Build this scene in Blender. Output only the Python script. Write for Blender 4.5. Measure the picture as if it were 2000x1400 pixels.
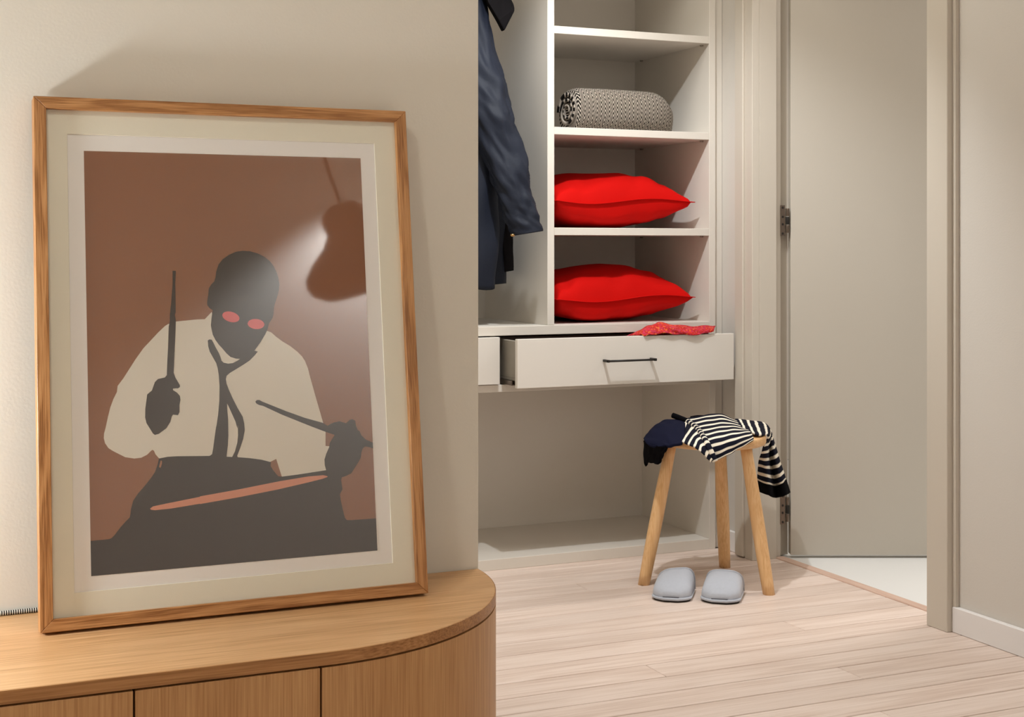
import bpy, bmesh, math, random
from mathutils import Vector, Matrix, noise as mnoise
random.seed(7)
scn = bpy.context.scene
for o in list(bpy.data.objects): bpy.data.objects.remove(o)
COL = scn.collection
PI = math.pi
R = math.radians

# ------------------------------------------------------------------ camera
YAW = 23.6; FPX = 2750.0; HZ = 485.0; CAMH = 1.0
cam = bpy.data.objects.new('camera', bpy.data.cameras.new('camera')); COL.objects.link(cam)
cam.location = (0, 0, CAMH); cam.rotation_euler = (R(90), 0, R(-YAW))
cam.data.sensor_fit = 'HORIZONTAL'; cam.data.sensor_width = 36; cam.data.lens = 36*FPX/2000
cam.data.shift_y = -(700-HZ)/2000
cam.data.clip_start = 0.02
scn.camera = cam

# ------------------------------------------------------------------ world and light
w = bpy.data.worlds.new('world'); scn.world = w; w.use_nodes = True
w.node_tree.nodes['Background'].inputs[0].default_value = (1, .95, .88, 1)
w.node_tree.nodes['Background'].inputs[1].default_value = 0.15
scn.view_settings.view_transform = 'Standard'; scn.view_settings.look = 'None'
scn.view_settings.gamma = 1; scn.view_settings.use_curve_mapping = False
scn.view_settings.exposure = 0.0

def spot(name, loc, target, watts, angle=70, blend=.6, size=.03, col=(1, .93, .83)):
    l = bpy.data.lights.new(name, 'SPOT'); l.energy = watts; l.spot_size = R(angle); l.spot_blend = blend
    l.shadow_soft_size = size; l.color = col
    o = bpy.data.objects.new(name, l); COL.objects.link(o); o.location = loc
    d = Vector(target)-Vector(loc); o.rotation_euler = d.to_track_quat('-Z', 'Y').to_euler()
    return o
def area(name, loc, target, watts, sx, sy, col=(1, .93, .83)):
    l = bpy.data.lights.new(name, 'AREA'); l.energy = watts; l.shape = 'RECTANGLE'; l.size = sx; l.size_y = sy; l.color = col
    o = bpy.data.objects.new(name, l); COL.objects.link(o); o.location = loc
    d = Vector(target)-Vector(loc); o.rotation_euler = d.to_track_quat('-Z', 'Y').to_euler()
    return o
WARM = (1, .98, .90); NEUT = (.955, 1, 1.04)
spot('spot_wardrobe', (1.60, 3.23, 2.24), (1.95, 3.85, 0), 69, 108, .6, .022, NEUT)
spot('spot_picture', (-.25, 1.20, 2.55), (.62, 2.3, .75), 25, 90, .8, .05, WARM)
spot('fill_spot_corridor', (1.55, 1.60, 2.55), (2.1, 4.2, 0.8), 9, 46, .7, .06, WARM)  # added fill light that lifts the dark wardrobe shelves
spot('spot_back_wall', (2.15, -1.30, 2.55), (2.15, -1.42, 0), 190, 116, .45, .04, NEUT)
area('fill_panel_room', (.2, .2, 2.58), (.2, .2, 0), 3, 1.6, 1.6, WARM)  # unseen overhead fill added for the room's ambient light
area('fill_panel_hall', (1.75, 3.2, 2.58), (1.75, 3.2, 0), 12.5, 1.0, .8, WARM)  # soft fill added to brighten the hall and the wardrobe interior
area('ceiling_panel_next_room', (4.0, 3.4, 2.56), (4.0, 3.4, 0), 45, 1.2, 1.2, (1, .97, .94))

# ------------------------------------------------------------------ materials
def s2l(c): return tuple(((x/255)/12.92 if x/255 <= .04045 else ((x/255+.055)/1.055)**2.4) for x in c)
def newmat(name):
    m = bpy.data.materials.new(name); m.use_nodes = True
    nt = m.node_tree; b = nt.nodes['Principled BSDF']
    return m, nt, b
def N(nt, t, **kw):
    n = nt.nodes.new(t)
    for k, v in kw.items(): setattr(n, k, v)
    return n
def plain(name, rgb, rough=.6, var=.04, scale=3.0, bump=0.0, bscale=300, spec=.3, metal=0, sheen=0):
    m, nt, b = newmat(name); c = s2l(rgb)
    tc = N(nt, 'ShaderNodeTexCoord'); no = N(nt, 'ShaderNodeTexNoise'); no.inputs['Scale'].default_value = scale; no.inputs['Detail'].default_value = 4
    nt.links.new(tc.outputs['Object'], no.inputs['Vector'])
    mx = N(nt, 'ShaderNodeMix', data_type='RGBA')
    mx.inputs[6].default_value = tuple(x*(1-var) for x in c)+(1,); mx.inputs[7].default_value = tuple(min(1, x*(1+var)) for x in c)+(1,)
    nt.links.new(no.outputs['Fac'], mx.inputs[0]); nt.links.new(mx.outputs[2], b.inputs['Base Color'])
    b.inputs['Roughness'].default_value = rough; b.inputs['Specular IOR Level'].default_value = spec; b.inputs['Metallic'].default_value = metal
    if sheen: b.inputs['Sheen Weight'].default_value = sheen
    if bump:
        n2 = N(nt, 'ShaderNodeTexNoise'); n2.inputs['Scale'].default_value = bscale; n2.inputs['Detail'].default_value = 3
        nt.links.new(tc.outputs['Object'], n2.inputs['Vector'])
        bp = N(nt, 'ShaderNodeBump'); bp.inputs['Strength'].default_value = bump; bp.inputs['Distance'].default_value = .002
        nt.links.new(n2.outputs['Fac'], bp.inputs['Height']); nt.links.new(bp.outputs[0], b.inputs['Normal'])
    return m
def wood(name, dark, mid, light, axis='X', fine=1.0, rough=.45, rnd=0.0, cath=.5, spec=.35):
    """grain runs along axis of the object's own coordinates"""
    m, nt, b = newmat(name)
    tc = N(nt, 'ShaderNodeTexCoord'); oi = N(nt, 'ShaderNodeObjectInfo')
    off = N(nt, 'ShaderNodeVectorMath', operation='SCALE'); off.inputs[0].default_value = (3.1, 5.3, 7.7)
    nt.links.new(oi.outputs['Random'], off.inputs['Scale'])
    add = N(nt, 'ShaderNodeVectorMath', operation='ADD'); nt.links.new(tc.outputs['Object'], add.inputs[0]); nt.links.new(off.outputs[0], add.inputs[1])
    def stretched(al, ac):
        mp = N(nt, 'ShaderNodeMapping'); s = [ac, ac, ac]; s['XYZ'.index(axis)] = al
        mp.inputs['Scale'].default_value = s; nt.links.new(add.outputs[0], mp.inputs['Vector']); return mp
    m1 = stretched(.9*fine, 14*fine); n1 = N(nt, 'ShaderNodeTexNoise'); n1.inputs['Scale'].default_value = 1; n1.inputs['Detail'].default_value = 3; n1.inputs['Distortion'].default_value = .6
    m2 = stretched(7*fine, 330*fine); n2 = N(nt, 'ShaderNodeTexNoise'); n2.inputs['Scale'].default_value = 1; n2.inputs['Detail'].default_value = 4
    nt.links.new(m1.outputs[0], n1.inputs['Vector']); nt.links.new(m2.outputs[0], n2.inputs['Vector'])
    ml = N(nt, 'ShaderNodeMath', operation='MULTIPLY'); ml.inputs[1].default_value = 9
    sn = N(nt, 'ShaderNodeMath', operation='SINE'); nt.links.new(n1.outputs['Fac'], ml.inputs[0])
    m6 = N(nt, 'ShaderNodeMath', operation='MULTIPLY'); m6.inputs[1].default_value = 3; nt.links.new(ml.outputs[0], m6.inputs[0]); nt.links.new(m6.outputs[0], sn.inputs[0])
    a = N(nt, 'ShaderNodeMath', operation='MULTIPLY_ADD'); a.inputs[1].default_value = .16*cath; nt.links.new(sn.outputs[0], a.inputs[0]); nt.links.new(n2.outputs['Fac'], a.inputs[2])
    rp = N(nt, 'ShaderNodeValToRGB'); e = rp.color_ramp.elements
    e[0].position = .3; e[0].color = s2l(dark)+(1,); e[1].position = .72; e[1].color = s2l(light)+(1,)
    k = rp.color_ramp.elements.new(.5); k.color = s2l(mid)+(1,)
    nt.links.new(a.outputs[0], rp.inputs[0])
    out = rp.outputs[0]
    if rnd:
        hs = N(nt, 'ShaderNodeHueSaturation'); mr = N(nt, 'ShaderNodeMapRange'); mr.inputs['To Min'].default_value = 1-rnd; mr.inputs['To Max'].default_value = 1+rnd
        nt.links.new(oi.outputs['Random'], mr.inputs['Value']); nt.links.new(mr.outputs[0], hs.inputs['Value']); nt.links.new(out, hs.inputs['Color']); out = hs.outputs[0]
    nt.links.new(out, b.inputs['Base Color'])
    b.inputs['Roughness'].default_value = rough; b.inputs['Specular IOR Level'].default_value = spec
    bp = N(nt, 'ShaderNodeBump'); bp.inputs['Strength'].default_value = .12; bp.inputs['Distance'].default_value = .001
    nt.links.new(n2.outputs['Fac'], bp.inputs['Height']); nt.links.new(bp.outputs[0], b.inputs['Normal'])
    return m
def stripes(name, c1, c2, freq_v, duty=.5, rough=.9, zig=None):
    """bands across UV v (metres or index units); zig=(period, slope) folds them to a zigzag along u"""
    m, nt, b = newmat(name)
    uv = N(nt, 'ShaderNodeUVMap'); sp = N(nt, 'ShaderNodeSeparateXYZ'); nt.links.new(uv.outputs[0], sp.inputs[0])
    v = sp.outputs[1]
    if zig:
        pp = N(nt, 'ShaderNodeMath', operation='PINGPONG'); pp.inputs[1].default_value = zig[0]/2; nt.links.new(sp.outputs[0], pp.inputs[0])
        ma = N(nt, 'ShaderNodeMath', operation='MULTIPLY_ADD'); ma.inputs[1].default_value = zig[1]; nt.links.new(pp.outputs[0], ma.inputs[0]); nt.links.new(v, ma.inputs[2]); v = ma.outputs[0]
    mu = N(nt, 'ShaderNodeMath', operation='MULTIPLY'); mu.inputs[1].default_value = freq_v; nt.links.new(v, mu.inputs[0])
    fr = N(nt, 'ShaderNodeMath', operation='FRACT'); nt.links.new(mu.outputs[0], fr.inputs[0])
    rp = N(nt, 'ShaderNodeValToRGB'); rp.color_ramp.interpolation = 'LINEAR'; e = rp.color_ramp.elements
    e[0].position = duty-.05; e[0].color = s2l(c1)+(1,); e[1].position = duty+.05; e[1].color = s2l(c2)+(1,)
    k = rp.color_ramp.elements.new(.95); k.color = s2l(c2)+(1,); k = rp.color_ramp.elements.new(1.0); k.color = s2l(c1)+(1,)
    nt.links.new(fr.outputs[0], rp.inputs[0]); nt.links.new(rp.outputs[0], b.inputs['Base Color'])
    b.inputs['Roughness'].default_value = rough; b.inputs['Specular IOR Level'].default_value = .1
    tc = N(nt, 'ShaderNodeTexCoord'); n2 = N(nt, 'ShaderNodeTexNoise'); n2.inputs['Scale'].default_value = 500; nt.links.new(tc.outputs['Object'], n2.inputs['Vector'])
    bp = N(nt, 'ShaderNodeBump'); bp.inputs['Strength'].default_value = .25; bp.inputs['Distance'].default_value = .002
    nt.links.new(n2.outputs['Fac'], bp.inputs['Height']); nt.links.new(bp.outputs[0], b.inputs['Normal'])
    return m
def patterned(name, cols, scale):
    m, nt, b = newmat(name); tc = N(nt, 'ShaderNodeTexCoord'); vo = N(nt, 'ShaderNodeTexVoronoi'); vo.inputs['Scale'].default_value = scale
    nt.links.new(tc.outputs['Object'], vo.inputs['Vector'])
    sp = N(nt, 'ShaderNodeSeparateColor'); nt.links.new(vo.outputs['Color'], sp.inputs[0])
    rp = N(nt, 'ShaderNodeValToRGB'); rp.color_ramp.interpolation = 'CONSTANT'; e = rp.color_ramp.elements
    e[0].color = s2l(cols[0])+(1,); e[1].position = .35; e[1].color = s2l(cols[1])+(1,)
    for i, c in enumerate(cols[2:]):
        k = rp.color_ramp.elements.new(.5+.14*i); k.color = s2l(c)+(1,)
    nt.links.new(sp.outputs[0], rp.inputs[0]); nt.links.new(rp.outputs[0], b.inputs['Base Color']); b.inputs['Roughness'].default_value = .8
    return m
def ink(name, rgb):
    m = plain(name, rgb, rough=.035, var=.015, scale=6, spec=.5); b = m.node_tree.nodes['Principled BSDF']
    b.inputs['IOR'].default_value = 2.1
    return m
def glow(name, rgb, strength):
    m, nt, b = newmat(name); b.inputs['Base Color'].default_value = (.8, .78, .7, 1); b.inputs['Emission Color'].default_value = s2l(rgb)+(1,); b.inputs['Emission Strength'].default_value = strength
    return m

M = {}
M['wall'] = plain('wall_paint', (224, 217, 202), .75, .015, 2, .13, 190, .2)
M['wall_right'] = plain('wall_paint_pale', (210, 204, 196), .7, .012, 2, .1, 220, .2)
M['ceiling'] = plain('ceiling_paint', (240, 236, 228), .8, .01)
M['trim'] = plain('greige_trim_lacquer', (203, 194, 181), .4, .012, 2)
M['door'] = plain('greige_door_lacquer', (197, 189, 177), .42, .012, 2)
M['white'] = plain('white_lacquer', (233, 229, 227), .4, .01)
M['cab'] = plain('wardrobe_laminate', (222, 215, 205), .45, .012, 2.5, .03, 400)
M['cabfront'] = plain('drawer_laminate', (224, 218, 210), .42, .01, 2.5)
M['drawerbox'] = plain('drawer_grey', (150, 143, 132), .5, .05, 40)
M['black'] = plain('black_metal', (38, 35, 32), .4, .05, 20)
M['steel'] = plain('hinge_steel', (118, 106, 96), .3, .1, 60, metal=.9)
M['whitefloor'] = plain('next_room_floor', (232, 231, 228), .35, .01)
M['board'] = wood('pale_floorboard', (209, 186, 172), (222, 202, 189), (232, 214, 203), 'X', .8, .42, .07, .6)
M['threshold'] = wood('threshold_wood', (190, 158, 140), (208, 175, 157), (220, 190, 172), 'Y', 1, .4)
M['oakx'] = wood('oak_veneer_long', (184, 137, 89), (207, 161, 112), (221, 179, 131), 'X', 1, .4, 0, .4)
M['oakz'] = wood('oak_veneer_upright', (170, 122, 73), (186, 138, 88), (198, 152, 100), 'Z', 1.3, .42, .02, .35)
M['oakedge_shade'] = wood('oak_edge_shade', (138, 92, 48), (164, 114, 65), (182, 132, 80), 'X', 1.2, .4, 0, .4)
M['framex'] = wood('frame_oak_long', (142, 92, 47), (180, 126, 74), (202, 149, 95), 'X', 2.6, .4, 0, .8)
M['framez'] = wood('frame_oak_upright', (142, 92, 47), (180, 126, 74), (202, 149, 95), 'Z', 2.6, .4, 0, .8)
M['beech'] = wood('beech', (216, 168, 114), (229, 184, 132), (236, 196, 147), 'Z', 1, .4, .02, .4)
M['beechseat'] = wood('beech_seat', (208, 160, 106), (222, 176, 124), (231, 188, 138), 'X', 1, .4, .02, .4)
M['mat'] = plain('mat_board', (226, 219, 198), .85, .01, 3, .05, 600, .1)
M['paper'] = plain('print_paper', (231, 225, 216), .8, .008, 3, 0, 1, .1)
M['inkbrown'] = ink('ink_brown', (134, 88, 60))
M['inkdark'] = ink('ink_dark', (50, 40, 31))
M['inkcream'] = ink('ink_cream', (208, 198, 178))
M['inkred'] = ink('ink_red', (205, 84, 80))
M['inksalmon'] = ink('ink_salmon', (200, 130, 100))
M['red'] = plain('red_cotton', (201, 14, 9), .8, .03, 8, .3, 900, .1)
M['coat'] = plain('navy_waxed_cotton', (24, 29, 42), .62, .2, 9, .25, 120, .25)
M['coatdark'] = plain('black_corduroy_and_shade', (20, 18, 20), .85, .1, 40, .3, 400, .1)
M['brass'] = plain('brass_stud', (190, 150, 100), .25, .05, metal=1)
M['felt'] = plain('grey_felt', (186, 190, 200), .95, .05, 120, .5, 700, .05, sheen=.3)
M['feltin'] = plain('grey_felt_lining', (120, 120, 126), .95, .05, 120, .4, 700, .05)
M['sole'] = plain('dark_sole', (52, 47, 44), .8, .06, 60)
M['navy'] = plain('navy_jersey', (20, 22, 42), .9, .08, 60, .3, 900, .08)
M['blackknit'] = plain('black_knit', (13, 12, 15), .95, .1, 80, .4, 900, .05)
M['breton'] = stripes('breton_stripe', (24, 25, 38), (238, 228, 210), 1.0, .62)
M['zig'] = stripes('zigzag_weave', (20, 17, 16), (190, 178, 165), 1/.0150, .55, .95, (.029, 2.9))
M['scarf'] = patterned('scarf_print', [(176, 16, 14), (205, 34, 24), (214, 96, 40), (188, 40, 70)], 210)
M['cord'] = stripes('twisted_cord', (28, 25, 22), (220, 212, 196), 1/.0036, .5, .8)
M['cordb'] = plain('pendant_cord', (40, 36, 33), .6)
M['pendant'] = plain('pendant_shade', (150, 135, 124), .6, .05)
M['globe'] = glow('opal_globe', (238, 246, 255), 285.0)
M['lampbase'] = plain('lamp_base_brass', (170, 130, 80), .3, .05, metal=.8)

# ------------------------------------------------------------------ helpers
def tag(o, label=None, cat=None, group=None, kind=None):
    if label: o['label'] = label
    if cat: o['category'] = cat
    if group: o['group'] = group
    if kind: o['kind'] = kind
    return o
def thing(name, loc, label, cat, group=None, rot=(0, 0, 0)):
    o = bpy.data.objects.new(name, None); COL.objects.link(o); o.empty_display_size = .05
    o.location = loc; o.rotation_euler = rot
    return tag(o, label, cat, group)
def wloc(o):
    v = Vector((0, 0, 0))
    while o: v += o.location; o = o.parent
    return v
def link(name, verts, faces, mat, parent=None, smooth=False, local=False, uvs=None, bevel=0, seg=1):
    me = bpy.data.meshes.new(name)
    if parent is not None and not local:
        b = wloc(parent); verts = [Vector(v)-b for v in verts]
    me.from_pydata([tuple(v) for v in verts], [], faces)
    if uvs is not None:
        l = me.uv_layers.new(name='UVMap')
        for lp in me.loops: l.data[lp.index].uv = uvs[lp.vertex_index]
    bm = bmesh.new(); bm.from_mesh(me); bmesh.ops.recalc_face_normals(bm, faces=bm.faces)
    if bevel: bmesh.ops.bevel(bm, geom=bm.edges[:], offset=bevel, segments=seg, affect='EDGES', profile=.5)
    bm.to_mesh(me); bm.free()
    if smooth:
        for p in me.polygons: p.use_smooth = True
    me.materials.append(M[mat] if isinstance(mat, str) else mat)
    o = bpy.data.objects.new(name, me); COL.objects.link(o); o.parent = parent
    return o
BF = [(0, 1, 3, 2), (4, 6, 7, 5), (0, 4, 5, 1), (2, 3, 7, 6), (0, 2, 6, 4), (1, 5, 7, 3)]
def box(name, x0, x1, y0, y1, z0, z1, mat, parent=None, bevel=0.0, local=False, seg=1):
    return link(name, [(x, y, z) for x in (x0, x1) for y in (y0, y1) for z in (z0, z1)], BF, mat, parent, local=local, bevel=bevel, seg=seg)
def prism(name, poly, z0, z1, mat, parent=None, bevel=0, local=False, smooth=False):
    n = len(poly); v = [(x, y, z0) for x, y in poly]+[(x, y, z1) for x, y in poly]
    f = [tuple(range(n))[::-1], tuple(range(n, 2*n))]+[(i, (i+1) % n, n+(i+1) % n, n+i) for i in range(n)]
    return link(name, v, f, mat, parent, local=local, bevel=bevel, smooth=smooth)
def loft(name, rings, mat, parent=None, local=False, caps=True, smooth=True, uvs=None):
    n = len(rings[0]); v = [p for r in rings for p in r]; f = []
    for i in range(len(rings)-1):
        for j in range(n): f.append((i*n+j, i*n+(j+1) % n, (i+1)*n+(j+1) % n, (i+1)*n+j))
    if caps:
        f.append(tuple(range(n))[::-1]); f.append(tuple(range((len(rings)-1)*n, len(rings)*n)))
    return link(name, v, f, mat, parent, smooth, local, uvs)
def tube(name, pts, rad, mat, parent=None, local=False, n=12, uv=False):
    pts = [Vector(p) for p in pts]; rad = rad if isinstance(rad, (list, tuple)) else [rad]*len(pts)
    rings = []; uvs = []; L = 0
    for i, p in enumerate(pts):
        t = (pts[min(i+1, len(pts)-1)]-pts[max(i-1, 0)]).normalized()
        a = t.orthogonal() if i == 0 else (a-t*a.dot(t))
        a = a.normalized(); b = t.cross(a)
        if i: L += (p-pts[i-1]).length
        rings.append([p+(a*math.cos(2*PI*k/n)+b*math.sin(2*PI*k/n))*rad[i] for k in range(n)])
        uvs += [(k/n, L) for k in range(n)]
    return loft(name, rings, mat, parent, local, uvs=uvs if uv else None)
def lathe(name, prof, c, mat, parent=None, n=40, local=False):
    return loft(name, [[(c[0]+r*math.cos(2*PI*k/n), c[1]+r*math.sin(2*PI*k/n), c[2]+z) for k in range(n)] for r, z in prof], mat, parent, local)
SY, CY = math.sin(R(YAW)), math.cos(R(YAW))
def at(u, v, d):
    """the point at distance d in front of the lens that the photograph shows at u, v"""
    l = (u-1000)/FPX*d
    return Vector((SY*d+CY*l, CY*d-SY*l, CAMH+(HZ-v)/FPX*d))
def cr(p0, p1, p2, p3, t):
    return .5*((2*p1)+(p2-p0)*t+(2*p0-5*p1+4*p2-p3)*t*t+(3*p1-p0-3*p2+p3)*t*t*t)
def crline(pts, sub):
    out = []; n = len(pts)
    for i in range(n-1):
        for k in range(sub): out.append(cr(pts[max(i-1, 0)], pts[i], pts[i+1], pts[min(i+2, n-1)], k/sub))
    out.append(pts[-1]); return out
def cloth(name, grid, mat, parent, sub=8, thick=.004, uscale=1.0, vscale=1.0, wob=0.0, swap=False):
    """smooth sheet through a grid of points, rows along v; solid with its own thickness"""
    rows = [crline([Vector(p) for p in r], sub) for r in grid]
    cols = list(zip(*rows)); cols = [crline(list(c), sub) for c in cols]
    nu = len(cols); nv = len(cols[0]); verts = []; uvs = []
    for j in range(nv):
        for i in range(nu):
            p = cols[i][j].copy(); uu = i/(nu-1); vv = j/(nv-1)
            if wob: p += Vector((math.sin(i*.9+j*.31), math.cos(i*.47-j*.7), math.sin(i*.63+j*.53)))*wob
            verts.append(p); uvs.append((vv*vscale, uu*uscale) if swap else (uu*uscale, vv*vscale))
    f = [(j*nu+i, j*nu+i+1, (j+1)*nu+i+1, (j+1)*nu+i) for j in range(nv-1) for i in range(nu-1)]
    o = link(name, verts, f, mat, parent, True, uvs=uvs)
    s = o.modifiers.new('solid', 'SOLIDIFY'); s.thickness = thick; s.offset = 0
    return o

# ================================================================== THE SETTING
WX = 2.535        # face of the right-hand wall
WY = 2.446        # face of the picture wall
CEIL = 2.6
def struct(o, label): return tag(o, label, None, None, 'structure')
floor = struct(box('floor', -3.0, 2.62, -1.6, 4.62, -.08, -.014, 'board'), 'pale pinkish wooden floorboards running along the wardrobe')
# boards one by one, 10 cm wide, running parallel to the wardrobe
y = .07-.8
row = 0
while y < 4.03:
    y1 = min(y+.1, 4.034)
    x = -2.95 - random.uniform(0, 1.6) if y < 1.2 else -1.2-random.uniform(0, 1.7)
    x = max(x, -2.95) if y < 1.2 else x
    while x < 2.6:
        x1 = min(x+random.uniform(1.9, 2.6), 2.6)
        if 2.6-x1 < .35: x1 = 2.6
        xe = x1
        if xe > WX-.02 and not (y1 > 2.985 and y < 3.82): xe = WX+.01
        if y1 > 2.446 and x < 1.0: xs = max(x, .95)
        else: xs = x
        if xe-xs > .05:
            o = box('floorboard', xs+.0006, xe-.0006, y+.0017, y1-.0017, -.014, 0, 'board', floor, bevel=.001)
        x = x1
    y += .1; row += 1
# picture wall and the wall it returns to
struct(box('wall_left', -3.0, 1.0, WY, WY+.12, 0, CEIL, 'wall', bevel=.0015), 'cream painted wall behind the leaning picture')
struct(box('wall_corridor', .88, 1.0, WY+.12, 4.62, 0, CEIL, 'wall'), 'cream painted wall running back to the wardrobe')
struct(box('wall_wardrobe', .88, 2.66, 4.62, 4.72, 0, CEIL, 'wall'), 'wall behind the built-in wardrobe')
wr = box('wall_right', WX, 2.655, -1.6, 2.985, 0, CEIL, 'wall_right'); struct(wr, 'pale off-white wall at the right of the doorway')
box('wall_section', WX, 2.60, 3.84, 4.62, 0, CEIL, 'wall_right', wr)
box('wall_header', WX, 2.655, 2.985, 3.84, 2.12, CEIL, 'wall_right', wr)
struct(box('wall_back', -3.0, WX, -1.72, -1.6, 0, CEIL, 'wall_right'), 'pale wall at the end of the room behind the camera')
struct(box('wall_far', -3.1, -3.0, -1.72, WY+.12, 0, CEIL, 'wall'), 'cream wall at the far left of the room')
struct(box('ceiling', -3.1, 2.66, -1.72, 4.72, CEIL, CEIL+.1, 'ceiling'), 'white ceiling')
bb = box('baseboard_right', 2.520, WX, -1.6, 2.905, 0, .067, 'white', bevel=.002); struct(bb, 'white baseboard along the right wall')
struct(box('baseboard_corner', 2.523, WX, 3.912, 4.03, 0, .067, 'white', bevel=.002), 'short white baseboard between wardrobe and door casing')
# next room
struct(box('floor_next_room', 2.632, 5.6, 1.2, 5.6, -.08, -.004, 'whitefloor'), 'white floor of the next room seen through the doorway')
struct(box('wall_next_room_end', 2.66, 5.6, 5.6, 5.7, 0, CEIL, 'wall_right'), 'white wall of the next room')
struct(box('wall_next_room_side', 5.6, 5.7, 1.2, 5.7, 0, CEIL, 'wall_right'), 'side wall of the next room')
struct(box('wall_next_room_front', 2.66, 5.7, 1.1, 1.2, 0, CEIL, 'wall_right'), 'front wall of the next room')
struct(box('wall_next_room_near', 2.60, 2.66, 3.90, 5.7, 0, CEIL, 'wall_right'), 'next room side of the doorway wall')
struct(box('ceiling_next_room', 2.66, 5.7, 1.1, 5.7, CEIL, CEIL+.1, 'ceiling'), 'ceiling of the next room')
# door casings and lining
t1 = struct(box('trim_1', 2.505, WX, 2.905, 2.985, 0, 2.2, 'trim', bevel=.0015), 'greige door casing beside the white baseboard')
box('casing_bead', 2.522, WX, 2.893, 2.905, .067, 2.2, 'trim', t1, bevel=.001)
t2 = struct(box('trim_2', 2.508, WX, 3.82, 3.864, 0, 2.2, 'trim', bevel=.0015), 'greige door casing beside the wardrobe')
box('casing_band', 2.500, WX, 3.864, 3.912, .004, 2.2, 'trim', t2, bevel=.0025)
t3 = struct(box('trim_3', WX, 2.600, 3.82, 3.84, 0, 2.12, 'trim', bevel=.001), 'greige lining of the doorway on the hinge side')
box('rebate', 2.600, 2.627, 3.836, 3.90, 0, 2.12, 'trim', t3, bevel=.001)
box('rebate', 2.627, 2.6702, 3.859, 3.90, 0, 2.12, 'trim', t3)
t4 = struct(box('trim_4', WX, 2.655, 2.985, 3.0, 0, 2.12, 'trim'), 'greige lining of the doorway on the latch side')
struct(box('trim_5', 2.600, 2.634, 3.0, 3.832, -.014, .003, 'threshold', bevel=.002), 'narrow wooden threshold strip across the doorway')
# the open door: root at the hinge pin
dr = thing('door_1', (2.652, 3.822, 0), 'greige flush door standing open into the white-floored room', 'door', rot=(0, 0, R(-YAW)))
dr['kind'] = 'structure'
box('door_leaf', .003, .83, 0, .04, .006, 2.1, 'door', dr, .0015, local=True)
for zc in (1.09, .155):
    pl = box('hinge', -.030, -.015, -.0002, .0022, zc-.05, zc+.05, 'steel', dr, .0006, local=True)
    for dz in (-.042, -.012, .012, .042):
        link('screw', [(-.0225+.0036*math.cos(k*PI/4), -.0014, zc+dz+.0042*math.sin(k*PI/4)) for k in range(8)]+[(-.0225+.0036*math.cos(k*PI/4), .001, zc+dz+.0042*math.sin(k*PI/4)) for k in range(8)],
             [tuple(range(8)), tuple(range(8, 16))]+[(k, (k+1) % 8, 8+(k+1) % 8, 8+k) for k in range(8)], 'black', pl, local=True)
    for k in range(3):
        lathe('knuckle', [(.0001, -.0125), (.0062, -.0125), (.0065, -.0115), (.0065, .0115), (.0062, .0125), (.0001, .0125)], (-.0075, -.002, zc-.027+.027*k), 'steel' if k != 1 else 'black', pl, 14, True)

# ================================================================== WARDROBE (built-in)
FY = 4.03; XL = 1.0; XD0, XD1 = 1.883, 1.907; XR = 2.477; BKU = 4.545; BKL = 4.49
wd = thing('wardrobe', (1.77, 4.25, 0), 'tall greige built-in wardrobe with open shelves and one drawer pulled out', 'wardrobe')
box('side_panel', XR, XR+.024, FY, 4.60, 0, 2.5, 'cab', wd, .001)
box('side_panel', XL+.002, XL+.026, FY, 4.60, 0, 2.5, 'cab', wd, .001)
box('filler_strip', XR+.024, WX-.001, FY+.012, FY+.03, 0, 2.5, 'cab', wd, .0008)
box('back_panel', XL+.026, XR, BKU, BKU+.012, .74, 2.5, 'cab', wd)
box('back_panel', XL+.026, XR, BKL, BKL+.012, .0, .555, 'cab', wd)
box('divider', XD0, XD1, FY, BKU, .757, 2.476, 'cab', wd, .001)
box('counter', XL+.026, XR, FY, BKU, .728, .757, 'cab', wd, .001)
box('drawer_rail', XL+.026, XR, FY, BKL, .553, .576, 'cab', wd, .001)
box('drawer_partition', 1.700, 1.716, FY+.03, BKL, .576, .728, 'cab', wd)
box('plinth', XL+.026, XR, FY, BKL, .0, .034, 'cab', wd, .001)
box('top_panel', XL+.026, XR, FY, BKU, 2.476, 2.5, 'cab', wd)
for z in (1.066, 1.385, 1.705, 2.03):
    s = box('shelf', XD1, XR, FY+.001, BKU, z-.024, z, 'cab', wd, .001)
    for (px, py) in ((XR-.006, FY+.04), (XR-.006, BKU-.06), (XD1+.006, FY+.04), (XD1+.006, BKU-.06)):
        lathe('shelf_pin', [(.0001, -.005), (.005, -.005), (.006, -.002), (.006, 0), (.0001, 0)], (px, py, z-.024), 'drawerbox', s, 10)
# rail the coats hang from
def xtube(name, x0, x1, yy, zz, r, mat, parent, n=14): return tube(name, [(x0, yy, zz), (x1, yy, zz)], r, mat, parent, n=n)
xtube('hanging_rail', XL+.026, XD0, 4.27, 1.99, .0125, 'steel', wd)
# closed drawer at the left
dc = box('drawer', XL+.06, 1.69, FY, 4.40, .59, .71, 'drawerbox', wd)
box('drawer_front', XL+.03, 1.712, FY-.018, FY, .579, .7245, 'cabfront', dc, .001)
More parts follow.
